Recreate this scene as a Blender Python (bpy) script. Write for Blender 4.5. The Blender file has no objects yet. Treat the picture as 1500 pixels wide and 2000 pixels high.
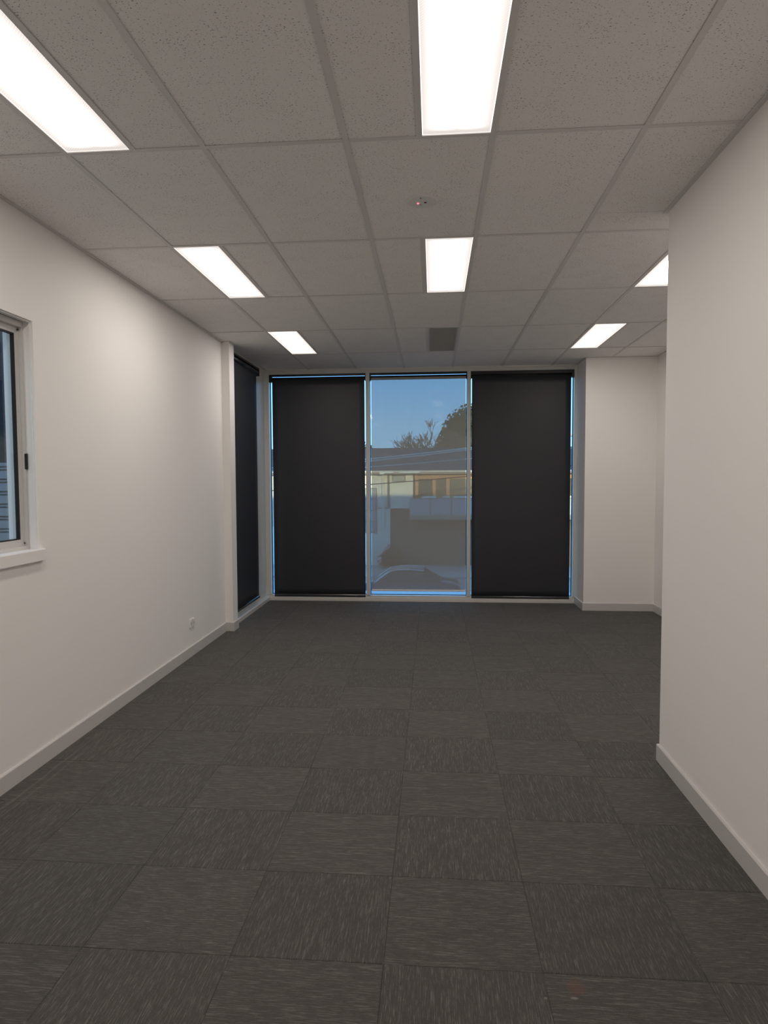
import bpy, bmesh, math, random
from mathutils import Vector, Matrix

random.seed(7)
SC = bpy.context.scene
COL = SC.collection
R = math.radians

# ------------------------------------------------------------------ camera
CAM_Z = 1.5405                       # eye height over the carpet
F_PX, PPX, PPY = 1374.67, 725.19, 1015.19
YAW, PITCH, ROLL = 0.088, 0.0559, 0.0049
cam = bpy.data.cameras.new('camera')
cam_o = bpy.data.objects.new('camera', cam)
COL.objects.link(cam_o)
cy, sy, cp, sp, cr, sr = (math.cos(YAW), math.sin(YAW), math.cos(PITCH), math.sin(PITCH), math.cos(ROLL), math.sin(ROLL))
fwd = Vector((-sy * cp, cy * cp, -sp))
right = Vector((cy, sy, 0))
down = fwd.cross(right)
r2 = cr * right + sr * down
d2 = -sr * right + cr * down
m = Matrix((r2, -d2, -fwd)).transposed().to_4x4()
m.translation = Vector((0, 0, CAM_Z))
cam_o.matrix_world = m
cam.sensor_fit = 'VERTICAL'
cam.sensor_height = 36
cam.lens = F_PX / 2000 * 36
cam.shift_x = (750 - PPX) / 2000
cam.shift_y = (PPY - 1000) / 2000
cam.clip_start = 0.02
cam.clip_end = 400
SC.camera = cam_o

# ------------------------------------------------------------------ sky, sun, exposure
W = bpy.data.worlds.new('sky')
SC.world = W
W.use_nodes = True
nt = W.node_tree
nt.nodes.clear()
out = nt.nodes.new('ShaderNodeOutputWorld')
bg = nt.nodes.new('ShaderNodeBackground')
tc = nt.nodes.new('ShaderNodeTexCoord')
sep = nt.nodes.new('ShaderNodeSeparateXYZ')
rmp = nt.nodes.new('ShaderNodeValToRGB')
nt.links.new(tc.outputs['Generated'], sep.inputs[0])
nt.links.new(sep.outputs['Z'], rmp.inputs[0])
nt.links.new(rmp.outputs[0], bg.inputs[0])
nt.links.new(bg.outputs[0], out.inputs[0])
e = rmp.color_ramp.elements
e[0].position = 0.0
e[0].color = (0.30, 0.57, 0.80, 1)
e[1].position = 1.0
e[1].color = (0.12, 0.30, 0.62, 1)
k = rmp.color_ramp.elements.new(0.16)
k.color = (0.155, 0.45, 0.87, 1)
bg.inputs[1].default_value = 3.0

sun = bpy.data.lights.new('sun', 'SUN')
sun_o = bpy.data.objects.new('sun', sun)
COL.objects.link(sun_o)
sun.energy = 5.6
sun.color = (1.0, 0.92, 0.50)
sun.angle = R(0.53)
SUN_EL, SUN_AZ = R(6.0), R(12)      # low evening sun behind the office, a little to the right
sd = Vector((-math.sin(SUN_AZ) * math.cos(SUN_EL), math.cos(SUN_AZ) * math.cos(SUN_EL), -math.sin(SUN_EL)))
sun_o.rotation_euler = sd.to_track_quat('-Z', 'Y').to_euler()
sun_o.location = (6, -12, 14)

SC.view_settings.view_transform = 'Standard'
SC.view_settings.look = 'None'
SC.view_settings.gamma = 1
SC.view_settings.use_curve_mapping = False
SC.view_settings.exposure = 0.0
SC.cycles.use_denoising = True
SC.cycles.sample_clamp_indirect = 6.0
W.cycles.sampling_method = 'NONE'      # the room is lit by its lamps; the sky is found by the rays that leave through the glass
SC.cycles.max_bounces = 12
SC.cycles.diffuse_bounces = 7
SC.cycles.transparent_max_bounces = 16
LENS_GAIN = 16.8                    # brightness of the fluorescent tubes behind each lens


# ------------------------------------------------------------------ materials
class NT:
    def __init__(s, name):
        s.m = bpy.data.materials.new(name)
        s.m.use_nodes = True
        s.t = s.m.node_tree
        s.b = s.t.nodes['Principled BSDF']
        s.o = s.t.nodes['Material Output']

    def n(s, typ, **kw):
        nd = s.t.nodes.new(typ)
        for a, b in kw.items():
            setattr(nd, a, b)
        return nd

    def l(s, a, b):
        s.t.links.new(a, b)

    def math(s, op, a, b=None, c=None):
        nd = s.n('ShaderNodeMath', operation=op)
        for i, v in enumerate((a, b, c)):
            if v is None:
                continue
            if isinstance(v, (int, float)):
                nd.inputs[i].default_value = v
            else:
                s.l(v, nd.inputs[i])
        return nd.outputs[0]

    def mix(s, fac, a, b):
        nd = s.n('ShaderNodeMix', data_type='RGBA')
        for i, v in ((0, fac), (6, a), (7, b)):
            if isinstance(v, (int, float)):
                nd.inputs[i].default_value = v
            elif isinstance(v, tuple):
                nd.inputs[i].default_value = (*v, 1) if len(v) == 3 else v
            else:
                s.l(v, nd.inputs[i])
        return nd.outputs[2]

    def noise(s, vec, scale, detail=2, rough=0.5):
        nd = s.n('ShaderNodeTexNoise')
        s.l(vec, nd.inputs['Vector'])
        nd.inputs['Scale'].default_value = scale
        nd.inputs['Detail'].default_value = detail
        nd.inputs['Roughness'].default_value = rough
        return nd.outputs[0]

    def scale(s, vec, sc, loc=(0, 0, 0)):
        nd = s.n('ShaderNodeMapping')
        s.l(vec, nd.inputs[0])
        nd.inputs['Scale'].default_value = sc
        nd.inputs['Location'].default_value = loc
        return nd.outputs[0]

    def step(s, v, a, b):
        nd = s.n('ShaderNodeMapRange')
        s.l(v, nd.inputs[0])
        nd.inputs[1].default_value = a
        nd.inputs[2].default_value = b
        return nd.outputs[0]

    def bump(s, h, strength, dist):
        nd = s.n('ShaderNodeBump')
        nd.inputs['Strength'].default_value = strength
        nd.inputs['Distance'].default_value = dist
        s.l(h, nd.inputs['Height'])
        s.l(nd.outputs[0], s.b.inputs['Normal'])


def _ss(self, v, lo, hi):
    nd = self.n('ShaderNodeMapRange', interpolation_type='SMOOTHSTEP')
    self.l(v, nd.inputs[0])
    nd.inputs[1].default_value = lo
    nd.inputs[2].default_value = hi
    return nd.outputs[0]


NT.n_ss = _ss


def plain(name, col, rough=0.5, metal=0.0, spec=0.5, var=0.06, vscale=6.0):
    """a solid colour with slight uneven grain, in object space"""
    a = NT(name)
    tcn = a.n('ShaderNodeTexCoord')
    nz = a.noise(tcn.outputs['Object'], vscale, 3)
    c1 = tuple(max(0, c * (1 - var)) for c in col)
    c2 = tuple(min(1, c * (1 + var)) for c in col)
    a.l(a.mix(nz, c1, c2), a.b.inputs['Base Color'])
    a.b.inputs['Roughness'].default_value = rough
    a.b.inputs['Metallic'].default_value = metal
    a.b.inputs['Specular IOR Level'].default_value = spec
    return a.m


def wall_paint(name, col):
    a = NT(name)
    g = a.n('ShaderNodeNewGeometry').outputs['Position']
    nz = a.noise(g, 1.3, 2)
    a.l(a.mix(nz, tuple(c * .985 for c in col), tuple(min(1, c * 1.015) for c in col)), a.b.inputs['Base Color'])
    a.b.inputs['Roughness'].default_value = 0.62
    a.b.inputs['Specular IOR Level'].default_value = 0.35
    a.bump(a.noise(g, 420, 2), 0.06, 0.001)
    return a.m


def tile_mat():
    a = NT('mineral_fibre_tile')
    tcn = a.n('ShaderNodeTexCoord')
    oi = a.n('ShaderNodeObjectInfo')
    v = tcn.outputs['Object']
    off = a.n('ShaderNodeVectorMath', operation='ADD')
    a.l(v, off.inputs[0])
    rnd = a.n('ShaderNodeCombineXYZ')
    a.l(a.math('MULTIPLY', oi.outputs['Random'], 37.0), rnd.inputs[0])
    a.l(a.math('MULTIPLY', oi.outputs['Random'], 91.0), rnd.inputs[1])
    a.l(rnd.outputs[0], off.inputs[1])
    p = off.outputs[0]
    # pin holes and short fissures: thresholded noise, gathered in loose clusters
    big = a.noise(p, 7, 2)
    nz1 = a.noise(a.scale(p, (1.0, 1.35, 1)), 120, 1, .4)
    nz2 = a.noise(p, 230, 1, .4)
    hole1 = a.step(a.math('ADD', nz1, a.math('MULTIPLY', big, .16)), .752, .79)
    hole2 = a.step(a.math('ADD', nz2, a.math('MULTIPLY', big, .10)), .735, .77)
    hole = a.math('MINIMUM', a.math('ADD', hole1, a.math('MULTIPLY', hole2, .8)), 1.0)
    base = a.mix(a.noise(p, 40, 3), (.885, .865, .84), (.92, .90, .875))
    shade = a.math('ADD', .985, a.math('MULTIPLY', oi.outputs['Random'], .03))
    hs = a.n('ShaderNodeHueSaturation')
    a.l(base, hs.inputs['Color'])
    a.l(shade, hs.inputs['Value'])
    a.l(a.mix(hole, hs.outputs[0], (.34, .32, .31)), a.b.inputs['Base Color'])  # shadow inside the holes is put into the colour
    a.b.inputs['Roughness'].default_value = 0.95
    a.b.inputs['Specular IOR Level'].default_value = 0.15
    inv = a.math('SUBTRACT', a.math('MULTIPLY', a.noise(p, 300, 2), .3), hole)
    a.bump(inv, 0.35, 0.002)
    return a.m


def carpet_mat():
    a = NT('ribbed_carpet')
    tcn = a.n('ShaderNodeTexCoord')
    oi = a.n('ShaderNodeObjectInfo')
    off = a.n('ShaderNodeVectorMath', operation='ADD')
    a.l(tcn.outputs['Object'], off.inputs[0])
    rnd = a.n('ShaderNodeCombineXYZ')
    for i, q in enumerate((53.0, 29.0, 11.0)):
        a.l(a.math('MULTIPLY', oi.outputs['Random'], q), rnd.inputs[i])
    a.l(rnd.outputs[0], off.inputs[1])
    p = off.outputs[0]
    # long broken yarn lines that run along local y
    s1 = a.noise(a.scale(p, (260, 11, 1)), 1.0, 3, .6)
    s2 = a.noise(a.scale(p, (380, 30, 1), (3, 9, 0)), 1.0, 2, .6)
    fuzz = a.noise(p, 330, 3, .7)
    soft = a.noise(p, 9, 2)
    streak = a.step(a.math('ADD', a.math('MULTIPLY', s1, .6), a.math('MULTIPLY', s2, .4)), .50, .70)
    rib = a.n('ShaderNodeTexWave', wave_type='BANDS', bands_direction='X')
    a.l(p, rib.inputs['Vector'])
    rib.inputs['Scale'].default_value = 55
    rib.inputs['Distortion'].default_value = 1.2
    rib.inputs['Detail'].default_value = 2
    lo = a.mix(fuzz, (.027, .025, .0225), (.118, .109, .098))
    c = a.mix(a.math('MULTIPLY', streak, .58), lo, (.275, .26, .238))
    hs = a.n('ShaderNodeHueSaturation')
    a.l(c, hs.inputs['Color'])
    val = a.math('ADD', .90, a.math('MULTIPLY', soft, .22))
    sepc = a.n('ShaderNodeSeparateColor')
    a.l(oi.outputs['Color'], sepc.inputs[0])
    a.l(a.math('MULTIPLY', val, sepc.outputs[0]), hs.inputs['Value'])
    # two pale lines by the left skirting; wear: a rusty spot, two pale flecks
    pos = a.n('ShaderNodeNewGeometry').outputs['Position']
    sx = a.n('ShaderNodeSeparateXYZ')
    a.l(pos, sx.inputs[0])
    X, Y = sx.outputs[0], sx.outputs[1]

    def spot(x, y, rx, ry):
        dx = a.math('DIVIDE', a.math('SUBTRACT', X, x), rx)
        dy = a.math('DIVIDE', a.math('SUBTRACT', Y, y), ry)
        d = a.math('ADD', a.math('MULTIPLY', dx, dx), a.math('MULTIPLY', dy, dy))
        return a.math('SUBTRACT', 1.0, a.step(d, .45, 1.3))

    cc = hs.outputs[0]
    wob = a.math('MULTIPLY', a.math('SUBTRACT', a.noise(pos, 2.2, 1), .5), .03)
    for lx, amt in ((-2.032, .34), (-1.985, .22)):
        dl = a.math('ABSOLUTE', a.math('SUBTRACT', a.math('ADD', X, wob), lx))
        band = a.math('SUBTRACT', 1.0, a.step(dl, .003, .011))
        fade = a.math('MULTIPLY', a.step(Y, 2.2, 2.6), a.math('SUBTRACT', 1.0, a.step(Y, 3.6, 4.2)))
        f = a.math('MULTIPLY', a.math('MULTIPLY', band, fade), a.math('MULTIPLY', a.step(fuzz, .3, .7), amt))
        cc = a.mix(f, cc, (.30, .285, .265))
    cc = a.mix(a.math('MULTIPLY', spot(.432, 2.10, .028, .034), .35), cc, (.16, .075, .05))
    cc = a.mix(a.math('MULTIPLY', spot(.418, 2.055, .012, .006), .7), cc, (.24, .22, .20))
    cc = a.mix(a.math('MULTIPLY', spot(.333, 2.048, .005, .005), .7), cc, (.24, .22, .20))
    a.l(cc, a.b.inputs['Base Color'])
    a.b.inputs['Roughness'].default_value = 0.9
    a.b.inputs['Specular IOR Level'].default_value = 0.12
    a.b.inputs['Sheen Weight'].default_value = 0.10
    a.b.inputs['Sheen Roughness'].default_value = 0.5
    h = a.math('ADD', a.math('MULTIPLY', rib.outputs['Fac'], .5), a.math('ADD', a.math('MULTIPLY', streak, .5), fuzz))
    a.bump(h, 0.55, 0.0025)
    return a.m


def lens_mat():
    """prismatic acrylic lens: the part under the tubes is evenly bright"""
    a = NT('glowing_lens')
    em = a.n('ShaderNodeEmission')
    em.inputs[0].default_value = (1.0, .925, .865, 1)
    em.inputs[1].default_value = LENS_GAIN
    a.l(em.outputs[0], a.o.inputs['Surface'])
    a.m.cycles.emission_sampling = 'FRONT'
    return a.m


def lens_edge_mat():
    """the margin of the lens beyond the tubes: dimmer, ribbed, with a bright turned rim"""
    a = NT('glowing_lens_margin')
    tcn = a.n('ShaderNodeTexCoord')
    sx = a.n('ShaderNodeSeparateXYZ')
    a.l(tcn.outputs['Object'], sx.inputs[0])
    X = a.math('ABSOLUTE', sx.outputs[0])
    Y = a.math('ABSOLUTE', sx.outputs[1])
    # distance out from the tube ends, rounded off at the corners
    d = a.math('DIVIDE', a.math('ABSOLUTE', a.math('SUBTRACT', X, .05)), .050)
    g = a.math('POWER', 2.718, a.math('MULTIPLY', a.math('MULTIPLY', d, d), -.9))
    endf = a.math('SUBTRACT', 1.0, a.n_ss(Y, .525, .572))
    edge = a.math('MAXIMUM', a.step(X, .1335, .1355), a.step(Y, .5865, .5885))
    wv = a.n('ShaderNodeTexWave', wave_type='BANDS', bands_direction='DIAGONAL')
    a.l(tcn.outputs['Object'], wv.inputs['Vector'])
    wv.inputs['Scale'].default_value = 52
    pr = a.math('ADD', .93, a.math('MULTIPLY', wv.outputs['Fac'], .13))
    base = a.math('ADD', a.math('MULTIPLY', pr, .80), a.math('MULTIPLY', edge, .6))
    st = a.math('ADD', base, a.math('MULTIPLY', a.math('MULTIPLY', g, endf), 1.3))
    em = a.n('ShaderNodeEmission')
    em.inputs[0].default_value = (1.0, .925, .865, 1)
    a.l(st, em.inputs[1])
    a.l(em.outputs[0], a.o.inputs['Surface'])
    a.m.cycles.emission_sampling = 'NONE'
    return a.m





def glass_mat(name, tint=(1, 1, 1), refl=1.0):
    a = NT(name)
    tr = a.n('ShaderNodeBsdfTransparent')
    tr.inputs[0].default_value = (*tint, 1)
    gl = a.n('ShaderNodeBsdfGlossy')
    gl.inputs['Roughness'].default_value = 0.0
    fr = a.n('ShaderNodeFresnel')
    bk = a.n('ShaderNodeNewGeometry').outputs['Backfacing']
    a.l(a.math('ADD', 1.45, a.math('MULTIPLY', bk, 1 / 1.45 - 1.45)), fr.inputs[0])
    mx = a.n('ShaderNodeMixShader')
    a.l(a.math('MULTIPLY', fr.outputs[0], refl), mx.inputs[0])
    a.l(tr.outputs[0], mx.inputs[1])
    a.l(gl.outputs[0], mx.inputs[2])
    a.l(mx.outputs[0], a.o.inputs['Surface'])
    return a.m


def screen_mat():
    """open weave sunscreen cloth: most of it is grey yarn, the rest is holes"""
    a = NT('sunscreen_weave')
    tcn = a.n('ShaderNodeTexCoord')
    tr = a.n('ShaderNodeBsdfTransparent')
    df = a.n('ShaderNodeBsdfDiffuse')
    nz = a.noise(a.scale(tcn.outputs['Object'], (3, 1, .6)), 3, 2)
    a.l(a.mix(nz, (.355, .345, .315), (.38, .37, .34)), df.inputs[0])
    mx = a.n('ShaderNodeMixShader')
    mx.inputs[0].default_value = 0.80
    a.l(tr.outputs[0], mx.inputs[1])
    a.l(df.outputs[0], mx.inputs[2])
    a.l(mx.outputs[0], a.o.inputs['Surface'])
    return a.m


def boards_mat(name, col, pitch, axis='Z'):
    """far wall: weatherboard lines too fine to build at this distance"""
    a = NT(name)
    pos = a.n('ShaderNodeNewGeometry').outputs['Position']
    sx = a.n('ShaderNodeSeparateXYZ')
    a.l(pos, sx.inputs[0])
    fr = a.math('FRACT', a.math('DIVIDE', sx.outputs[axis], pitch))
    ln = a.math('SUBTRACT', 1.0, a.step(fr, .0, .14))
    nz = a.noise(pos, 3, 3)
    base = a.mix(nz, tuple(c * .94 for c in col), tuple(min(1, c * 1.06) for c in col))
    a.l(a.mix(a.math('MULTIPLY', ln, .25), base, tuple(c * .6 for c in col)), a.b.inputs['Base Color'])
    a.b.inputs['Roughness'].default_value = .8
    a.bump(a.math('SUBTRACT', fr, 0), .4, .02)
    return a.m


M = {
    'wall': wall_paint('white_wall_paint', (.885, .86, .83)),
    'skirt': plain('grey_skirting_gloss', (.60, .58, .56), .32, var=.02),
    'tile': tile_mat(),
    'tee': plain('painted_steel_tee', (.74, .72, .70), .5, spec=.3, var=.015),
    'plenum': plain('dark_plenum', (.22, .21, .2), .9),
    'carpet': carpet_mat(),
    'slab': plain('floor_adhesive', (.025, .023, .021), .95),
    'lens': lens_mat(),
    'lens_edge': lens_edge_mat(),
    'lamp_body': plain('white_lamp_steel', (.72, .71, .69), .4, var=.02),
    'frame': plain('cream_powdercoat', (.62, .605, .57), .35, var=.02),
    'glass': glass_mat('window_glass', (.97, .985, .98)),
    'screen': screen_mat(),
    'blackout': plain('charcoal_blackout_cloth', (.0275, .0285, .0335), .48, spec=.5, var=.08, vscale=3),
    'black_tube': plain('black_roller_tube', (.010, .010, .013), .38, var=.05),
    'black_plastic': plain('black_plastic', (.008, .008, .008), .35),
    'rail_dark': plain('black_bottom_rail', (.02, .02, .022), .22, spec=.8),
    'rail_white': plain('white_bottom_rail', (.78, .77, .75), .35),
    'grille': plain('grey_egg_crate', (.50, .49, .47), .5),
    'grille_dark': plain('duct_inside', (.16, .16, .155), .9),
    'white_plastic': plain('white_plastic', (.80, .79, .76), .3, var=.01),
    'disc': plain('warm_white_plastic', (.80, .78, .75), .4, var=.02),
    'slot': plain('socket_slot_black', (.06, .055, .05), .6),
    'gasket': plain('black_gasket', (.004, .004, .004), .6),
    'alu': plain('grey_window_aluminium', (.62, .605, .58), .32, var=.03),
    'sill_paint': plain('white_sill_gloss', (.885, .86, .83), .4, var=.01),
    'clad': plain('blue_grey_cladding', (.36, .37, .40), .6, var=.06),
    'corner': plain('pale_corner_trim', (.62, .63, .65), .5),
    'dark_glass': plain('dark_neighbour_glass', (.045, .05, .06), .08, spec=.6),
    'canopy': plain('pale_canopy_metal', (.42, .44, .45), .6),
    'asphalt': plain('asphalt', (.30, .295, .285), .95, var=.12, vscale=2),
    'drive': plain('driveway_concrete', (.36, .355, .34), .9, var=.1, vscale=1),
    'cream': boards_mat('cream_weatherboard', (.74, .72, .64), .17),
    'rooftile': boards_mat('dark_roof_tile', (.052, .056, .062), .11),
    'fascia': plain('brown_fascia', (.30, .24, .19), .7),
    'gutter': plain('pale_gutter', (.50, .47, .42), .6),
    'timber': plain('orange_timber', (.46, .25, .12), .6, var=.2, vscale=4),
    'far_glass': plain('far_window_glass', (.06, .06, .055), .25, spec=.4),
    'pale_panel': plain('pale_balustrade_panel', (.33, .36, .37), .5, var=.08),
    'cap': plain('cream_rail_cap', (.74, .72, .64), .6),
    'slabedge': plain('balcony_slab_paint', (.24, .235, .20), .8),
    'garage': boards_mat('brown_garage_door', (.155, .125, .108), .3),
    'brick': boards_mat('brown_brick', (.115, .10, .09), .09),
    'downpipe': plain('dark_downpipe', (.16, .17, .17), .6),
    'leaf': plain('evergreen_leaf', (.035, .055, .030), .8, var=.4, vscale=2),
    'leaf2': plain('shrub_leaf', (.05, .055, .04), .8, var=.3, vscale=4),
    'bark': plain('bare_bark', (.10, .09, .085), .9, var=.2),
    'cable': plain('pale_cable', (.62, .60, .56), .6),
    'cable_d': plain('dark_cable', (.03, .03, .03), .6),
    'car': plain('blue_grey_car_paint', (.10, .11, .14), .25, metal=.3),
    'car_glass': plain('car_glass', (.03, .035, .045), .06, spec=.8),
    'chrome': plain('bright_car_trim', (.75, .76, .78), .25, metal=.7),
    'tyre': plain('tyre_rubber', (.02, .02, .02), .9),
    'lamp_glass': plain('car_lamp', (.6, .58, .55), .2),
}
_led = NT('red_led')
_led.b.inputs['Base Color'].default_value = (.8, .2, .2, 1)
_led.b.inputs['Emission Color'].default_value = (1, .22, .28, 1)
_led.b.inputs['Emission Strength'].default_value = 1.3
M['led'] = _led.m

# ------------------------------------------------------------------ helpers
ORG = {}


def bx(bm, x0, x1, y0, y1, z0, z1):
    vs = [bm.verts.new((x, y, z)) for z in (z0, z1) for y in (y0, y1) for x in (x0, x1)]
    for f in ((0, 2, 3, 1), (4, 5, 7, 6), (0, 1, 5, 4), (2, 6, 7, 3), (0, 4, 6, 2), (1, 3, 7, 5)):
        bm.faces.new([vs[i] for i in f])
    return bm


def boxes(*bs):
    bm = bmesh.new()
    for b in bs:
        bx(bm, *b)
    return bm


def bev(bm, w, seg=2):
    bmesh.ops.bevel(bm, geom=bm.edges[:], offset=w, segments=seg, affect='EDGES', clamp_overlap=True)
    return bm


def prism(pts, axis, a0, a1, bm=None):
    """polygon given in the two other axes, swept along axis"""
    bm = bm or bmesh.new()

    def P(p, a):
        return {'x': (a, p[0], p[1]), 'y': (p[0], a, p[1]), 'z': (p[0], p[1], a)}[axis]
    v0 = [bm.verts.new(P(p, a0)) for p in pts]
    v1 = [bm.verts.new(P(p, a1)) for p in pts]
    n = len(pts)
    for i in range(n):
        bm.faces.new((v0[i], v0[(i + 1) % n], v1[(i + 1) % n], v1[i]))
    bm.faces.new(v0[::-1])
    bm.faces.new(v1)
    bmesh.ops.recalc_face_normals(bm, faces=bm.faces[:])
    return bm


def cyl(bm, a, b, r0, r1=None, seg=16, cap=True):
    a, b = Vector(a), Vector(b)
    r1 = r0 if r1 is None else r1
    d = (b - a).normalized()
    u = d.orthogonal().normalized()
    w = d.cross(u)
    A = [bm.verts.new(a + (u * math.cos(t) + w * math.sin(t)) * r0) for t in [2 * math.pi * i / seg for i in range(seg)]]
    B = [bm.verts.new(b + (u * math.cos(t) + w * math.sin(t)) * r1) for t in [2 * math.pi * i / seg for i in range(seg)]]
    for i in range(seg):
        bm.faces.new((A[i], A[(i + 1) % seg], B[(i + 1) % seg], B[i]))
    if cap:
        bm.faces.new(A[::-1])
        bm.faces.new(B)
    return bm


def tube(pts, r, seg=6, bm=None):
    bm = bm or bmesh.new()
    for a, b in zip(pts[:-1], pts[1:]):
        cyl(bm, a, b, r, r, seg)
    return bm


def obj(name, bm, mat, parent=None, smooth=False):
    """bm is in world coordinates; under a parent it is moved to the parent's frame"""
    org = ORG.get(parent.name, Vector()) if parent else Vector()
    if org.length:
        bmesh.ops.translate(bm, verts=bm.verts[:], vec=-org)
    bmesh.ops.recalc_face_normals(bm, faces=bm.faces[:])
    me = bpy.data.meshes.new(name)
    bm.to_mesh(me)
    bm.free()
    me.materials.append(M[mat])
    if smooth:
        for p in me.polygons:
            p.use_smooth = True
    o = bpy.data.objects.new(name, me)
    COL.objects.link(o)
    if parent:
        o.parent = parent
    ORG[o.name] = org.copy()
    return o


def put(name, me, loc, rotz, parent):
    """one more object on shared mesh data (parents here sit at the origin)"""
    o = bpy.data.objects.new(name, me)
    COL.objects.link(o)
    o.parent = parent
    o.location = loc
    o.rotation_euler = (0, 0, rotz)
    return o


def struct(name, bm, mat, label=None):
    o = obj(name, bm, mat)
    o['kind'] = 'structure'
    if label:
        o['label'] = label
    return o


def group_root(name, loc):
    o = bpy.data.objects.new(name, None)
    COL.objects.link(o)
    o.location = loc
    o.empty_display_size = .05
    ORG[o.name] = Vector(loc)
    return o


def thing(name, label, cat, loc, group=None):
    o = group_root(name, loc)
    tag(o, label, cat, group)
    return o


def tag(o, label, cat, group=None):
    o['label'] = label
    o['category'] = cat
    if group:
        o['group'] = group
    return o


def sroot(name, loc=(0, 0, 0), label=None):
    o = group_root(name, loc)
    o['kind'] = 'structure'
    if label:
        o['label'] = label
    return o


# ------------------------------------------------------------------ room numbers (metres)
HC = 2.9408                       # underside of the ceiling tees
XL = -2.13                        # left wall face
XR = 1.232                        # near right wall face
YR = 3.90                         # where the near right wall ends
XS = 2.560                        # wall of the right recess
YP = 8.400                        # face of the pier right of the glazing
XP = 1.757                        # side of that pier
YW = 8.880                        # inside face of the glazing frame
YB = -2.50                        # back wall
YC0, YC1 = 7.020, 7.190           # stub wall before the side window
XC = -2.050
G0, GP, RP = 0.2426, 0.6033, 1.2066   # ceiling grid: column 3, pitch across, pitch along
ROW0 = 1.7648


def gx(i):
    return G0 + (i - 3) * GP


def gy(j):
    return ROW0 + j * RP


# ------------------------------------------------------------------ floor and carpet tiles
floor = struct('floor', boxes((-2.33, 2.76, -2.7, 9.05, -.25, -.008)), 'slab', 'office floor laid with charcoal carpet tiles')
S0X, S0Y, CS = -0.158, 2.1578, 0.5
tile_cache = {}


def carpet_mesh(w, h):
    key = (round(w, 3), round(h, 3))
    if key not in tile_cache:
        bm = bmesh.new()
        a, b, t, z0 = w / 2 - .0004, h / 2 - .0004, .0022, -.0075
        lo = [bm.verts.new(p) for p in ((-a, -b, z0), (a, -b, z0), (a, b, z0), (-a, b, z0))]
        mi = [bm.verts.new(p) for p in ((-a, -b, -.0016), (a, -b, -.0016), (a, b, -.0016), (-a, b, -.0016))]
        hi = [bm.verts.new(p) for p in ((t - a, t - b, 0), (a - t, t - b, 0), (a - t, b - t, 0), (t - a, b - t, 0))]
        for i in range(4):
            j = (i + 1) % 4
            bm.faces.new((lo[i], lo[j], mi[j], mi[i]))
            bm.faces.new((mi[i], mi[j], hi[j], hi[i]))
        bm.faces.new(hi)
        bm.faces.new(lo[::-1])
        me = bpy.data.meshes.new('carpet_tile')
        bm.to_mesh(me)
        bm.free()
        me.materials.append(M['carpet'])
        tile_cache[key] = me
    return tile_cache[key]


for i in range(-5, 7):
    for j in range(-10, 15):
        xa, xb = S0X + i * CS, S0X + (i + 1) * CS
        ya, yb = S0Y + j * CS, S0Y + (j + 1) * CS
        xa, ya, yb = max(xa, XL), max(ya, YB), min(yb, YW)
        if yb <= YR:
            xb = min(xb, XR)
        else:
            xb = min(xb, XS)
            if xa >= XR and ya < YR:
                ya = YR
        pieces = [(xa, xb, ya, yb)]
        if ya < YR < yb and xb > XR > xa:
            pieces = [(xa, xb, YR, yb), (xa, XR, ya, YR)]
        if yb > YP and xb > XP:
            pieces = [(xa, xb, ya, YP)] if ya < YP else []
            if xa < XP:
                pieces.append((xa, XP, max(ya, YP), yb))
        for (x0, x1, y0, y1) in pieces:
            if x1 - x0 < .02 or y1 - y0 < .02:
                continue
            w, h = x1 - x0, y1 - y0
            odd = (i + j) % 2
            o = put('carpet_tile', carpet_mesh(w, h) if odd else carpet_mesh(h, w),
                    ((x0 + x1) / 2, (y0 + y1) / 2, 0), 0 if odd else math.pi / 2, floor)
            v = (.955 if odd else 1.0) + random.uniform(-.045, .04)  # alternate tiles darkened: pile sheen by laying direction, put into the colour
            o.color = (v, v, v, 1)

# ------------------------------------------------------------------ walls
WY0, WY1, WZ0, WZ1 = 1.82, 3.634, 1.146, 2.396     # sliding window opening in the left wall
WT = .17
left_boxes = [
    (XL - WT, XL, YB, WY0, -.02, 3.2), (XL - WT, XL, WY1, YC0, -.02, 3.2),
    (XL - WT, XL, WY0, WY1, -.02, WZ0), (XL - WT, XL, WY0, WY1, WZ1, 3.2),
    (XL - WT, XC, YC0, YC1, -.02, 3.2),
    (XL - WT, XL, YC1, 9.02, HC - .004, 3.2),
]
wall_left = struct('wall_left', boxes(*left_boxes), 'wall', 'white painted wall on the left with a window')
struct('wall_right', boxes((XR, XS + .2, YB, YR, -.02, 3.2)), 'wall', 'white wall end jutting in at the near right')
struct('wall_recess', boxes((XS, XS + .2, YR, YP, -.02, 3.2)), 'wall', 'white side wall of the recess far right')
struct('wall_far', boxes((XP, XS + .2, YP, 9.02, -.02, 3.2), (XL, XP, YW + .002, 9.02, HC, 3.2)), 'wall', 'white pier right of the tall windows')
struct('wall_back', boxes((XL - WT, XS + .2, YB - .15, YB, -.02, 3.2)), 'wall', 'white wall behind the viewer')


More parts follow.
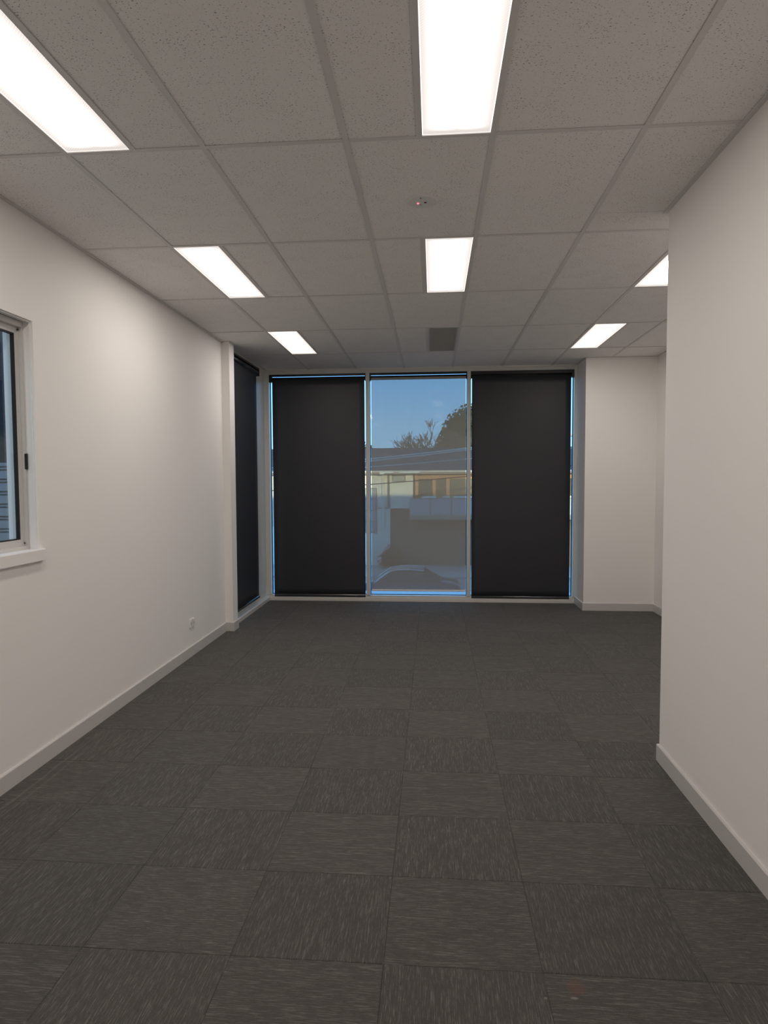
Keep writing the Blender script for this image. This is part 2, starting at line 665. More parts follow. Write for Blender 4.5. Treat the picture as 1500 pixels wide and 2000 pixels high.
def skirt(name, pts, label=None):
    """pts run along the wall face with the room on the left; each run is a moulded board"""
    h, t = .092, .0125
    bm = bmesh.new()
    prof = [(0, 0), (t, 0), (t, h - .006), (t - .0045, h - .001), (t - .008, h), (0, h)]
    n = len(pts)
    rows = []
    for i, p in enumerate(pts):
        p = Vector(p)
        dirs = []
        if i > 0:
            dirs.append((p - Vector(pts[i - 1])).normalized())
        if i < n - 1:
            dirs.append((Vector(pts[i + 1]) - p).normalized())
        nrm = [Vector((-d.y, d.x)) for d in dirs]
        if len(nrm) == 2:
            s = nrm[0] + nrm[1]
            off = s / max(.2, (1 + nrm[0].dot(nrm[1])))
        else:
            off = nrm[0]
        rows.append([bm.verts.new((p.x + off.x * a, p.y + off.y * a, b)) for a, b in prof])
    for r0, r1 in zip(rows[:-1], rows[1:]):
        for a in range(len(prof) - 1):
            bm.faces.new((r0[a], r0[a + 1], r1[a + 1], r1[a]))
    bm.faces.new(rows[0])
    bm.faces.new(rows[-1][::-1])
    return struct(name, bm, 'skirt', label)


skirt('baseboard_left', [(XC - .0, YC1), (XC, YC0), (XL, YC0), (XL, YB)], 'grey skirting board along the left wall')
skirt('baseboard_right', [(XR, YB), (XR, YR), (XS, YR)], 'grey skirting board along the near right wall')
skirt('baseboard_far', [(XS, YR + .0125), (XS, YP), (XP, YP), (XP, YW)], 'grey skirting board around the recess and pier')

# ------------------------------------------------------------------ ceiling: tiles, tees, wall angle
ceiling = struct('ceiling', boxes((XL - WT, XS + .2, YB - .15, 9.02, 3.02, 3.2)), 'plenum',
                 'suspended ceiling of pale mineral fibre tiles in a steel grid')
TZ = HC + .0035                 # face of the tiles, a little above the tee flange
HT = .012                       # half a tee flange
LIGHTS = [(0, 0), (0, 2), (0, 4), (3, 0), (3, 2), (5, 2), (5, 4), (0, -2), (3, -2)]
VENT = (3, 4)
slots = {}
for c, r in LIGHTS + [VENT]:
    xa = gx(c)
    slots[(c, r)] = (xa, xa + .300) if c != 3 else (xa - .300, xa)
ctile = {}


def ceiling_tile(x0, x1, y0, y1):
    w, h = x1 - x0 - .006, y1 - y0 - .006
    if w < .03 or h < .03:
        return
    key = (round(w, 3), round(h, 3))
    if key not in ctile:
        bm = bmesh.new()
        bx(bm, -w / 2, w / 2, -h / 2, h / 2, 0, .015)
        low = [ed for ed in bm.edges if all(v.co.z < .001 for v in ed.verts)]
        bmesh.ops.bevel(bm, geom=low, offset=.0015, segments=1, affect='EDGES')
        me = bpy.data.meshes.new('ceiling_tile')
        bm.to_mesh(me)
        bm.free()
        me.materials.append(M['tile'])
        ctile[key] = me
    # a few hundredths of unevenness, as lay-in tiles have
    o = put('ceiling_tile', ctile[key], ((x0 + x1) / 2, (y0 + y1) / 2, TZ + random.uniform(0, .0012)), 0, ceiling)
    o.rotation_euler = (random.uniform(-.0004, .0004), random.uniform(-.0008, .0008), 0)


cols = [XL] + [gx(i) for i in range(0, 7)] + [XS]
rows = [YB] + [gy(j) for j in range(-3, 6)] + [YW + .04]
for a in range(len(cols) - 1):
    for b in range(len(rows) - 1):
        x0, x1, y0, y1 = cols[a], cols[a + 1], rows[b], rows[b + 1]
        j = b - 4                 # grid row number of this bay
        cells = [(x0, x1)]
        for (c, r), (s0, s1) in slots.items():
            if r == j and s0 > x0 - .01 and s1 < x1 + .01:
                cells = [(x0, s0), (s1, x1)]
        for (u0, u1) in cells:
            if u1 - u0 < .05:
                continue
            if y0 < YR < y1 and u1 > XR:
                if u0 < XR:
                    ceiling_tile(u0, XR, y0, YR)
                    ceiling_tile(u0, u1, YR, y1)
                else:
                    ceiling_tile(u0, u1, YR, y1)
            elif y1 <= YR and u1 > XR:
                if u0 < XR - .02:
                    ceiling_tile(u0, XR, y0, y1)
            elif y1 > YP and u1 > XP:
                ceiling_tile(u0, u1, y0, YP)
                if u0 < XP:
                    ceiling_tile(u0, min(u1, XP), YP, y1)
            else:
                ceiling_tile(u0, u1, y0, y1)


def tee_bm(x0, x1, y0, y1, along):
    bm = boxes((x0, x1, y0, y1, HC, HC + .003))
    xm, ym = (x0 + x1) / 2, (y0 + y1) / 2
    if along == 'y':
        bx(bm, xm - .001, xm + .001, y0, y1, HC + .003, HC + .035)
    else:
        bx(bm, x0, x1, ym - .001, ym + .001, HC + .003, HC + .035)
    return bm


for i in range(0, 7):
    y0 = YB if i < 5 else YR
    y1 = YW + .04 if gx(i) < XP else YP
    obj('main_runner', tee_bm(gx(i) - HT, gx(i) + HT, y0, y1, 'y'), 'tee', ceiling)
for j in range(-3, 6):
    xs = [XL] + [gx(i) for i in range(0, 7)] + [XS]
    for a, b in zip(xs[:-1], xs[1:]):
        if gy(j) < YR:
            if a >= XR:
                continue
            b = min(b, XR)
        obj('cross_tee', tee_bm(a + (HT if a > XL else 0), b - (HT if b < min(XS, XR if gy(j) < YR else XS) else 0),
                                gy(j) - HT, gy(j) + HT, 'x'), 'tee', ceiling)
for (c, r), (s0, s1) in slots.items():
    xm = s1 if c != 3 else s0
    obj('cross_tee', tee_bm(xm - HT, xm + HT, gy(r) + HT, gy(r + 1) - HT, 'y'), 'tee', ceiling)


def angle(name, x0, x1, y0, y1, vx=None, vy=None):
    """steel wall angle: a flange under the tiles and a leg against the wall"""
    bm = boxes((x0, x1, y0, y1, HC - .001, HC + .002))
    if vx is not None:
        bx(bm, vx - .0008, vx + .0008, y0, y1, HC + .002, HC + .024)
    if vy is not None:
        bx(bm, x0, x1, vy - .0008, vy + .0008, HC + .002, HC + .024)
    return struct(name, bm, 'tee')


AW = .024
angle('trim_1', XL, XL + AW, YB, YC0, vx=XL + .001)
angle('trim_2', XL, XC + AW, YC0 - AW, YC0, vy=YC0 - .001)
angle('trim_3', XR - AW, XR, YB, YR + AW, vx=XR - .001)
angle('trim_4', XR, XS, YR, YR + AW, vy=YR + .001)
angle('trim_5', XS - AW, XS, YR + AW, YP, vx=XS - .001)
angle('trim_6', XP - AW, XS - AW, YP - AW, YP, vy=YP - .001)
angle('trim_7', XP - AW, XP, YP, YW, vx=XP - .001)
angle('trim_9', XL, XL + AW, YC1, YW, vx=XL + .001)
angle('trim_8', XC, XC + AW, YC0, YC1, vx=XC + .001)

# ------------------------------------------------------------------ ceiling lights
LAMP_LABEL = {
    (0, 0): 'recessed fluorescent ceiling light nearest on the left, cut by the photo edge',
    (3, 0): 'long recessed fluorescent ceiling light overhead at the top centre',
    (0, 2): 'recessed fluorescent ceiling light in the middle of the left row',
    (3, 2): 'recessed fluorescent ceiling light between smoke grey vent and round emergency light',
    (0, 4): 'recessed fluorescent ceiling light in the left row nearest the tall windows',
    (5, 2): 'recessed fluorescent ceiling light half hidden behind the near right wall',
    (5, 4): 'recessed fluorescent ceiling light on the right, above the white pier',
    (0, -2): 'recessed fluorescent ceiling light behind the viewer on the left',
    (3, -2): 'recessed fluorescent ceiling light behind the viewer in the middle',
}
LAMP_LABEL[(3, 2)] = 'recessed fluorescent ceiling light between the grey vent and the round emergency light'
lamp0 = None
for (c, r) in LIGHTS:
    s0, s1 = slots[(c, r)]
    cx, cyy = (s0 + s1) / 2, (gy(r) + gy(r + 1)) / 2
    if lamp0 is None:
        t = thing('ceiling_light', LAMP_LABEL[(c, r)], 'light', (cx, cyy, HC), 'recessed ceiling lights')
        hw, hl = .138, RP / 2 - HT
        bm = bmesh.new()
        gxs, gys = (-hw, -.092, .092, hw), (-hl, -.528, .528, hl)
        gv = [[bm.verts.new((cx + u, cyy + v, HC + .0035)) for u in gxs] for v in gys]
        for a in range(3):
            for b in range(3):
                fc = bm.faces.new((gv[a][b], gv[a + 1][b], gv[a + 1][b + 1], gv[a][b + 1]))   # faces down
                fc.material_index = 0 if (a, b) == (1, 1) else 1
        ln = obj('lens', bm, 'lens', t)
        ln.data.materials.append(M['lens_edge'])
        if ln.data.polygons[4].normal.z > 0:
            ln.data.flip_normals()
        bm = boxes((cx - .147, cx + .147, cyy - hl - .008, cyy + hl + .008, HC + .062, HC + .070),
                   (cx - .147, cx - .139, cyy - hl - .008, cyy + hl + .008, HC + .004, HC + .062),
                   (cx + .139, cx + .147, cyy - hl - .008, cyy + hl + .008, HC + .004, HC + .062),
                   (cx - .139, cx + .139, cyy - hl - .008, cyy - hl, HC + .004, HC + .062),
                   (cx - .139, cx + .139, cyy + hl, cyy + hl + .008, HC + .004, HC + .062))
        obj('housing', bm, 'lamp_body', t)
        lamp0 = t
    else:
        t = lamp0.copy()
        COL.objects.link(t)
        t.location = (cx, cyy, HC)
        t['label'] = LAMP_LABEL[(c, r)]
        for ch in list(lamp0.children):
            d = ch.copy()
            COL.objects.link(d)
            d.parent = t

# return air vent: frame and egg-crate core
s0, s1 = slots[VENT]
vy0, vy1 = gy(4) + HT, gy(5) - HT
vx0, vx1 = s0 + HT, s1 - HT
vent = thing('ceiling_vent', 'dark grey egg-crate air vent in the ceiling before the middle window', 'vent', ((vx0 + vx1) / 2, (vy0 + vy1) / 2, HC))
obj('frame', boxes((vx0, vx1, vy0, vy0 + .014, HC + .001, HC + .012), (vx0, vx1, vy1 - .014, vy1, HC + .001, HC + .012),
                   (vx0, vx0 + .014, vy0 + .014, vy1 - .014, HC + .001, HC + .012),
                   (vx1 - .014, vx1, vy0 + .014, vy1 - .014, HC + .001, HC + .012)), 'grille', vent)
bm = bmesh.new()
n = 20
for q in range(1, n):
    x = vx0 + .014 + (vx1 - vx0 - .028) * q / n
    bx(bm, x - .0007, x + .0007, vy0 + .014, vy1 - .014, HC + .002, HC + .014)
n = 90
for q in range(1, n):
    y = vy0 + .014 + (vy1 - vy0 - .028) * q / n
    bx(bm, vx0 + .014, vx1 - .014, y - .0007, y + .0007, HC + .0022, HC + .0138)
core = obj('egg_crate_core', bm, 'grille', vent)
core['kind'] = 'stuff'
obj('duct_box', boxes((vx0, vx1, vy0, vy1, HC + .045, HC + .055)), 'grille_dark', vent)

# round emergency light
ex, ey = -.055, 3.640
em = thing('emergency_light', 'round flush emergency light with red indicator on the ceiling', 'emergency light', (ex, ey, HC))
bm = bmesh.new()
cyl(bm, (ex, ey, TZ + .002), (ex, ey, TZ - .003), .080, .080, 48)
cyl(bm, (ex, ey, TZ - .003), (ex, ey, TZ - .007), .080, .073, 48)
obj('cover_plate', bm, 'disc', em)
bm = bmesh.new()
bmesh.ops.create_uvsphere(bm, u_segments=12, v_segments=6, radius=.0062, matrix=Matrix.Translation((-.077, 3.646, TZ - .007)))
obj('indicator', bm, 'led', em)['label'] = 'small glowing red indicator'
bm = bmesh.new()
cyl(bm, (-.040, 3.640, TZ - .009), (-.040, 3.640, TZ - .006), .0068, .0068, 14)
obj('test_button', bm, 'slot', em)
for px_, py_ in ((-.063, 3.585), (-.064, 3.668)):
    bm = bmesh.new()
    cyl(bm, (px_, py_, TZ - .0085), (px_, py_, TZ - .006), .0038, .0038, 10)
    obj('screw', bm, 'slot', em)

# power point on the left wall
py0, pz0 = 6.000, .292
gp = thing('power_point', 'white double power point low on the left wall', 'socket', (XL, py0, pz0))
obj('plate', bev(boxes((XL, XL + .011, py0 - .058, py0 + .058, pz0 - .037, pz0 + .037)), .0025), 'white_plastic', gp)
for s in (-1, 1):
    obj('rocker', bev(boxes((XL + .009, XL + .0150, py0 + s * .036 - .0065, py0 + s * .036 + .0065, pz0 + .012, pz0 + .028)), .001, 1), 'white_plastic', gp)
    bm = bmesh.new()
    for dy, dz, an in ((-.009, .004, .5), (.009, .004, -.5), (0, -.014, 0)):
        b2 = boxes((XL + .0105, XL + .0117, -.0012, .0012, -.0045, .0045))
        bmesh.ops.rotate(b2, verts=b2.verts[:], cent=(0, 0, 0), matrix=Matrix.Rotation(an, 3, 'X'))
        bmesh.ops.translate(b2, verts=b2.verts[:], vec=(0, py0 + s * .030 + dy, pz0 - .008 + dz))
        me_ = bpy.data.meshes.new('tmp')
        b2.to_mesh(me_)
        b2.free()
        bm.from_mesh(me_)
        bpy.data.meshes.remove(me_)
    obj('socket_slots', bm, 'slot', gp)

# ------------------------------------------------------------------ tall glazing at the far end (window_1)
FD = .11                           # depth of the frame
FZ0, FZ1 = .0, HC                  # floor to ceiling
w1 = sroot('window_1', (0, YW, 0), 'cream framed floor to ceiling window in three bays')
JL0, JL1 = -2.15, -2.083
M1 = (-.848, -.800)
M2 = (.420, .463)
JR0, JR1 = 1.722, XP
SILL = .075
obj('sill', prism([(YW - .004, 0), (YW - .004, .028), (YW, .030), (YW, .046), (YW + .012, .050), (YW + .012, SILL), (YW + FD, SILL), (YW + FD, 0)], 'x', JL0, JR1), 'frame', w1)
obj('head', boxes((JL1, JR0, YW, YW + FD, 2.886, HC)), 'frame', w1)
obj('jamb', bev(boxes((JL0, JL1, YW, YW + FD, SILL, HC)), .002, 1), 'frame', w1)
obj('jamb', bev(boxes((JR0, JR1, YW, YW + FD, SILL, HC)), .002, 1), 'frame', w1)
for a, b in (M1, M2):
    obj('mullion', bev(boxes((a, b, YW, YW + FD, SILL, 2.886)), .002, 1), 'frame', w1)
BAYS = [(JL1, M1[0]), (M1[1], M2[0]), (M2[1], JR0)]
for a, b in BAYS:
    obj('pane', boxes((a, b, YW + .078, YW + .084, SILL, 2.886)), 'glass', w1)
    bm = boxes((a, a + .006, YW + .068, YW + .094, SILL, 2.886), (b - .006, b, YW + .068, YW + .094, SILL, 2.886),
               (a + .006, b - .006, YW + .068, YW + .094, SILL, SILL + .006), (a + .006, b - .006, YW + .068, YW + .094, 2.880, 2.886))
    obj('gasket', bm, 'gasket', w1)


def roller_blind(label, x0, x1, f0, f1, zb, cloth, rail, gap_top, chain=None, ripple=.0):
    """tube on brackets at the head, cloth hanging to zb, rail in the hem"""
    yb_ = YW + .040
    zt = 2.828
    t = thing('roller_blind', label, 'blind', ((x0 + x1) / 2, yb_, zb), 'roller blinds on the tall windows')
    bm = bmesh.new()
    cyl(bm, (f0 - .006, yb_, zt), (f1 + .006, yb_, zt), .027, .027, 24)
    obj('roller_tube', bm, 'black_tube', t, True)
    lowc = 2.8625 if gap_top else 2.846
    obj('head_cover', boxes((f0 - .006, f1 + .006, yb_ - .030, yb_ + .028, lowc, 2.8855)), 'black_tube', t)
    for a, b in ((x0 + .001, f0 - .006), (f1 + .006, x1 - .001)):
        obj('bracket', bev(boxes((a, b, yb_ - .032, yb_ + .030, zt - .036, 2.8855)), .0015, 1), 'black_plastic', t)
    # cloth: a fine grid so it can cup a little
    bm = bmesh.new()
    nx, nz = 16, 30
    yc = yb_ - .027
    g = []
    for k_ in range(nz + 1):
        z = zt + (zb - zt) * k_ / nz
        row = []
        for i_ in range(nx + 1):
            u = i_ / nx
            x = f0 + (f1 - f0) * u
            d = ripple * math.sin(u * math.pi) * math.sin(k_ / nz * math.pi)
            d += ripple * .5 * math.sin(u * 9 + 2 * k_ / nz) * (k_ / nz) ** 4
            row.append(bm.verts.new((x, yc - d, z)))
        g.append(row)
    for k_ in range(nz):
        for i_ in range(nx):
            bm.faces.new((g[k_][i_], g[k_][i_ + 1], g[k_ + 1][i_ + 1], g[k_ + 1][i_]))
    cl = obj('cloth', bm, cloth, t, True)
    if cloth == 'screen':
        cl['label'] = 'grey see-through sunscreen cloth'
    else:
        md = cl.modifiers.new('thickness', 'SOLIDIFY')
        md.thickness = .0008
    hz = .011 if rail == 'rail_white' else .017
    bm = bmesh.new()
    prof = [(yc - .005, zb - hz), (yc - .007, zb - hz * .4), (yc - .006, zb + hz * .5), (yc - .001, zb + hz), (yc + .004, zb + hz * .5), (yc + .005, zb - hz)]
    prism(prof, 'x', f0 + .0005, f1 - .0005, bm)
    obj('bottom_rail', bm, rail, t)
    if chain:
        bm = bmesh.new()
        for dx in (-.003, .004):
            z = zt - .03
            while z > .95:
                bmesh.ops.create_icosphere(bm, subdivisions=1, radius=.0022, matrix=Matrix.Translation((chain + dx, yb_ - .010 + dx, z)))
                z -= .012
            tube([(chain + dx, yb_ - .010 + dx, zt - .03), (chain + dx, yb_ - .010 + dx, .95)], .0008, 4, bm)
        obj('bead_chain', bm, 'black_plastic', t)['kind'] = 'stuff'
    return t


roller_blind('charcoal blackout roller blind drawn down in the left bay of the tall windows', BAYS[0][0], BAYS[0][1], -2.043, -.862, .066, 'blackout', 'rail_dark', True, chain=-2.058, ripple=.004)
roller_blind('see-through grey sunscreen roller blind in the middle bay, showing the street', BAYS[1][0], BAYS[1][1], -.778, .404, .142, 'screen', 'rail_white', True)
roller_blind('charcoal blackout roller blind drawn down in the right bay beside the pier', BAYS[2][0], BAYS[2][1], .478, 1.686, .062, 'blackout', 'rail_dark', False, chain=1.703, ripple=.004)

# ------------------------------------------------------------------ side glazing behind the stub wall (window_2)
w2 = sroot('window_2', (XL, 8, 0), 'cream framed floor to ceiling side window behind the stub wall')
XG = -2.150                        # room face of this frame
obj('sill', prism([(XG + .048, 0), (XG + .048, .040), (XG + .044, .045), (XG + .012, .047), (XG + .012, .052), (XG, .056), (XG, .118), (XG - .1, .118), (XG - .1, 0)], 'y', YC1, YW), 'frame', w2)
obj('head', boxes((XG - .1, XG, YC1, 8.375, 2.895, HC)), 'frame', w2)
obj('jamb', bev(boxes((XG - .1, XG, 8.375, YW + .11, .118, HC)), .002, 1), 'frame', w2)
obj('jamb', boxes((XG - .1, XG, YC1, YC1 + .06, .118, 2.895)), 'frame', w2)
obj('pane', boxes((XG - .075, XG - .069, YC1 + .06, 8.375, .118, 2.895)), 'glass', w2)

xb_ = XG + .028
sb = thing('roller_blind', 'charcoal blackout roller blind drawn down over the side window behind the stub wall', 'blind', (xb_, 7.8, .1), 'roller blinds on the tall windows')
bm = bmesh.new()
cyl(bm, (xb_, YC1 + .03, 2.842), (xb_, 8.40, 2.842), .030, .030, 24)
obj('roller_tube', bm, 'black_tube', sb, True)
obj('bracket', bev(boxes((XG, xb_ + .034, 8.40, 8.42, 2.80, 2.893)), .0015, 1), 'black_plastic', sb)
obj('bracket', bev(boxes((XG, xb_ + .034, YC1 + .012, YC1 + .03, 2.80, 2.893)), .0015, 1), 'black_plastic', sb)
obj('head_cover', boxes((XG, xb_ + .030, YC1 + .03, 8.40, 2.874, 2.893)), 'black_tube', sb)
bm = bmesh.new()
g = []
for k_ in range(25):
    z = 2.842 + (.140 - 2.842) * k_ / 24
    g.append([bm.verts.new((xb_ + .012 + .005 * math.sin(i_ / 12 * 6.0) * (k_ / 24) ** 2, YC1 + .045 + (8.345 - YC1 - .045) * i_ / 12, z)) for i_ in range(13)])
for k_ in range(24):
    for i_ in range(12):
        bm.faces.new((g[k_][i_], g[k_][i_ + 1], g[k_ + 1][i_ + 1], g[k_ + 1][i_]))
cl = obj('cloth', bm, 'blackout', sb, True)
cl.modifiers.new('thickness', 'SOLIDIFY').thickness = .0008
obj('bottom_rail', prism([(xb_ + .005, .122), (xb_ + .003, .136), (xb_ + .010, .150), (xb_ + .018, .144), (xb_ + .020, .130), (xb_ + .017, .122)], 'y', YC1 + .05, 8.36), 'rail_dark', sb)

# ------------------------------------------------------------------ sliding window in the left wall (window_3)
w3 = sroot('window_3', (XL, 2.7, WZ0), 'grey aluminium sliding window set in the left wall')
XF = XL - .055                      # room face of the aluminium frame
# timber sill board with a rounded nose and lug
bm = boxes((XL, XL + .024, WY0 - .03, WY1 + .030, 1.114, 1.178))
bev(bm, .003, 2)
bx(bm, XL - WT, XL + .001, WY0 + .001, WY1 - .001, WZ0 + .002, 1.1775)
obj('sill_board', bm, 'sill_paint', w3)
# thin plaster bead stepping round the head and sides of the opening
bm = boxes((XL - .022, XL - .012, WY0, WY1, WZ1 - .007, WZ1), (XL - .022, XL - .012, WY1 - .006, WY1, 1.178, WZ1 - .007))
obj('reveal_bead', bm, 'sill_paint', w3)
FW = .042
FZa, FZb = 1.178, WZ1 - .004
FY0, FY1 = WY0 + .004, WY1 - .004
obj('frame_head', boxes((XF - .075, XF, FY0, FY1, FZb - .030, FZb), (XF - .075, XF - .022, FY0, FY1, FZb - .052, FZb - .030)), 'alu', w3)
obj('frame_sill', boxes((XF - .075, XF, FY0, FY1, FZa, FZa + .018), (XF - .075, XF - .018, FY0, FY1, FZa + .018, FZa + .042)), 'alu', w3)
obj('frame_jamb', boxes((XF - .075, XF, FY1 - .012, FY1, FZa + .018, FZb - .030), (XF - .075, XF - .016, FY1 - .024, FY1 - .012, FZa + .042, FZb - .052)), 'alu', w3)
obj('frame_jamb', boxes((XF - .075, XF, FY0, FY0 + .024, FZa + .042, FZb - .052)), 'alu', w3)
SX0, SX1 = XF - .046, XF - .022
sz0, sz1 = FZa + .042, FZb - .052
sashes = [(FY1 - .024 - .92, FY1 - .024, SX0, SX1), (FY0 + .024, FY0 + .024 + .90, SX0 - .027, SX1 - .027)]
for (a, b, x0, x1) in sashes:
    s_ = obj('sash', boxes((x0, x1, b - .016, b, sz0, sz1), (x0, x1, a, a + .03, sz0, sz1),
                           (x0, x1, a + .03, b - .016, sz0, sz0 + .012), (x0, x1, a + .03, b - .016, sz1 - .012, sz1)), 'alu', w3)
    gk = .010
    obj('gasket', boxes((x0 + .004, x1 - .002, b - .016 - gk, b - .016, sz0 + .012, sz1 - .012), (x0 + .004, x1 - .002, a + .03, a + .03 + gk, sz0 + .012, sz1 - .012),
                        (x0 + .004, x1 - .002, a + .03 + gk, b - .016 - gk, sz1 - .012 - gk * .8, sz1 - .012), (x0 + .004, x1 - .002, a + .03 + gk, b - .016 - gk, sz0 + .012, sz0 + .012 + gk * .6)), 'gasket', s_)
    obj('pane', boxes((x0 + .010, x0 + .014, a + .03, b - .016, sz0 + .012, sz1 - .012)), 'glass', s_)
obj('latch', bev(boxes((XF - .006, XF + .008, FY1 - .0125, FY1 + .0025, 1.608, 1.694)), .002, 2), 'black_plastic', w3)
for z in (FZa + .034, FZb - .042):
    bm = bmesh.new()
    cyl(bm, (XF - .020, FY1 - .018, z), (XF - .012, FY1 - .018, z), .004, .004, 8)
    obj('screw', bm, 'slot', w3)

# ------------------------------------------------------------------ our own building outside
struct('roof', boxes((-2.45, 11.5, -7.0, 9.12, 3.22, 3.84)), 'slab')
struct('wall_street', boxes((-2.3, 11.5, 8.9, 9.05, -3.09, -.0), (XS + .2, 11.5, 8.9, 9.05, 0, 3.22)), 'cream')

struct('canopy', boxes((-2.3, 11.5, 9.05, 9.93, -.10, -.03)), 'canopy')

# ------------------------------------------------------------------ street
struct('ground', boxes((-90, 90, -20, 160, -3.3, -3.09)), 'asphalt')
struct('kerb', boxes((-60, 60, 33.0, 33.2, -3.1, -3.0)), 'drive')
struct('footpath', boxes((-60, 60, 33.2, 60, -3.1, -3.06)), 'drive')

# neighbour beside the left window: ribbed cladding, dark window over it, pale corner trim
YN = 5.50
nb = thing('neighbour_building', 'blue-grey clad building close outside the sliding window on the left', 'building', (-5.2, YN, -3.09))
obj('wall', boxes((-9.0, -3.41, YN + .03, YN + 2.2, -3.09, 5.4), (-9.0, -4.25, -7.5, YN + .03, -3.09, 5.4)), 'clad', nb)  # second box is an unseen side wing, added to block skylight
z = .55
while z < 1.66:
    bm = boxes((-4.25, -3.447, YN - .004, YN + .03, z, z + .064), (-4.25, -3.447, YN + .002, YN + .03, z + .077, z + .089))
    obj('cladding_board', bm, 'clad', nb)
    z += .102
obj('corner_trim', bev(boxes((-3.447, -3.36, YN - .03, YN + .06, -3.09, 5.4)), .004, 1), 'corner', nb)
obj('window_pane', boxes((-4.25, -3.447, YN + .012, YN + .03, 1.70, 3.6)), 'dark_glass', nb)
obj('window_rail', boxes((-4.25, -3.447, YN - .002, YN + .03, 1.672, 1.70)), 'clad', nb)

# house across the street
D = 38.0
hs = thing('house', 'cream and brown two storey house with dark roof across the street', 'house', (-1, D, -3.09))
obj('wall', boxes((-16, -1.09, D, D + 7, .02, 2.02), (-16, -2.32, D, D + 7, -3.09, .02)), 'cream', hs)
obj('brick_wall', boxes((-2.32, 9, D + .22, D + 7, -3.09, .0), (-2.32, -2.16, D + .05, D + .22, -3.09, .02)), 'brick', hs)
obj('lintel', boxes((-2.16, 9, D + .05, D + .22, -1.02, .02)), 'brick', hs)
obj('garage_door', boxes((-2.16, 6.2, D + .10, D + .22, -3.07, -1.02)), 'garage', hs)
obj('roof', prism([(D - .55, 2.06), (D + 4.2, 3.42), (D + 9, 2.06), (D + 9, 1.98), (D - .55, 1.98)], 'x', -17, 10), 'rooftile', hs)
obj('ridge_cap', prism([(D + 4.06, 3.38), (D + 4.2, 3.46), (D + 4.34, 3.38)], 'x', -17, 10), 'rooftile', hs)
obj('fascia', boxes((-17, 10, D - .58, D - .50, 1.88, 2.04)), 'fascia', hs)
obj('gutter', boxes((-17, 10, D - .66, D - .585, 1.95, 2.05)), 'gutter', hs)
obj('soffit', boxes((-17, 10, D - .55, D, 1.86, 1.90)), 'fascia', hs)
# pipe run under the eaves with its boxes
bm = bmesh.new()
cyl(bm, (-2.72, D - .70, 1.945), (-.62, D - .70, 1.945), .045, .045, 8)
obj('pipe_run', bm, 'cap', hs)
for x in (-2.72, -1.95, -.58):
    obj('pipe_clamp', boxes((x - .12, x + .12, D - .76, D - .64, 1.86, 1.99)), 'fascia' if x > -2.5 else 'cap', hs)
for x0, r_, z0, mt in ((-2.70, .075, -1.1, 'cap'), (-2.40, .055, .02, 'downpipe')):
    bm = bmesh.new()
    cyl(bm, (x0, D - .07, z0), (x0, D - .07, 1.86), r_, r_, 8)
    obj('downpipe', bm, mt, hs)
obj('flashing', boxes((-3.06, -2.33, D - .03, D, .02, .07)), 'downpipe', hs)


def house_window(x0, x1, z0, z1, fr, t_, rails=0, pane='far_glass'):
    f = obj('window', boxes((x0, x1, D - .05, D, z0, z0 + t_), (x0, x1, D - .05, D, z1 - t_, z1), (x0, x0 + t_, D - .05, D, z0 + t_, z1 - t_),
                            (x1 - t_, x1, D - .05, D, z0 + t_, z1 - t_),
                            *[(x0 + t_, x1 - t_, D - .05, D, z0 + (z1 - z0) * (q + 1) / (rails + 1) - t_ / 2, z0 + (z1 - z0) * (q + 1) / (rails + 1) + t_ / 2) for q in range(rails)]), fr, hs)
    obj('pane', boxes((x0 + t_, x1 - t_, D - .02, D + .01, z0 + t_, z1 - t_)), pane, f)


house_window(-2.21, -1.49, 1.46, 1.82, 'downpipe', .045, 0, 'pale_panel')
house_window(-3.70, -3.045, -1.29, 1.13, 'downpipe', .035, 3, 'pale_panel')
# timber framed upper windows behind the balcony
obj('shade_wall', boxes((-1.09, 9, D + .10, D + 7, .0, 2.02)), 'brick', hs)
obj('timber_head', boxes((-1.0, 9, D - .02, D + .10, 1.60, 1.86)), 'timber', hs)
obj('timber_sill', boxes((-1.0, 9, D + .0, D + .10, .0, .66)), 'timber', hs)
for x in (-.98, -.05, .69, 1.78, 2.7):
    obj('timber_post', boxes((x, x + .18, D - .03, D + .10, .66, 1.60)), 'timber', hs)
for a, b in ((-.80, -.05), (.13, .69), (.87, 1.78), (1.96, 2.7)):
    obj('window_pane', boxes((a, b, D + .04, D + .10, .66, 1.60)), 'far_glass', hs)
# balcony
obj('balcony_slab', boxes((-1.25, 9, D - 1.1, D + .05, -.53, -.28)), 'slabedge', hs)
for q in range(9):
    x0 = -1.25 + q * 1.1
    obj('balustrade_panel', boxes((x0 + .02, x0 + 1.08, D - 1.08, D - 1.04, -.28, .60)), 'pale_panel', hs)
for a, b in ((-.60, .16), (.48, .86), (1.02, 9)):
    obj('rail_cap', boxes((a, b, D - 1.13, D - 1.0, .61, .70)), 'cap', hs)  # cream pieces stand for sunlit stretches, sunlight put into the rail's colour
obj('rail_cap', boxes((-1.25, 9, D - 1.10, D - 1.02, .585, .605)), 'slabedge', hs)


def leaves(bm, pts, size):
    for p in pts:
        n_ = Vector((random.gauss(0, 1), random.gauss(0, 1), random.gauss(0, 1))).normalized()
        u = n_.orthogonal().normalized() * size * random.uniform(.6, 1.3)
        w_ = n_.cross(u).normalized() * size * random.uniform(.35, .8)
        bm.faces.new([bm.verts.new(Vector(p) + q) for q in (u, w_, -u, -w_)])


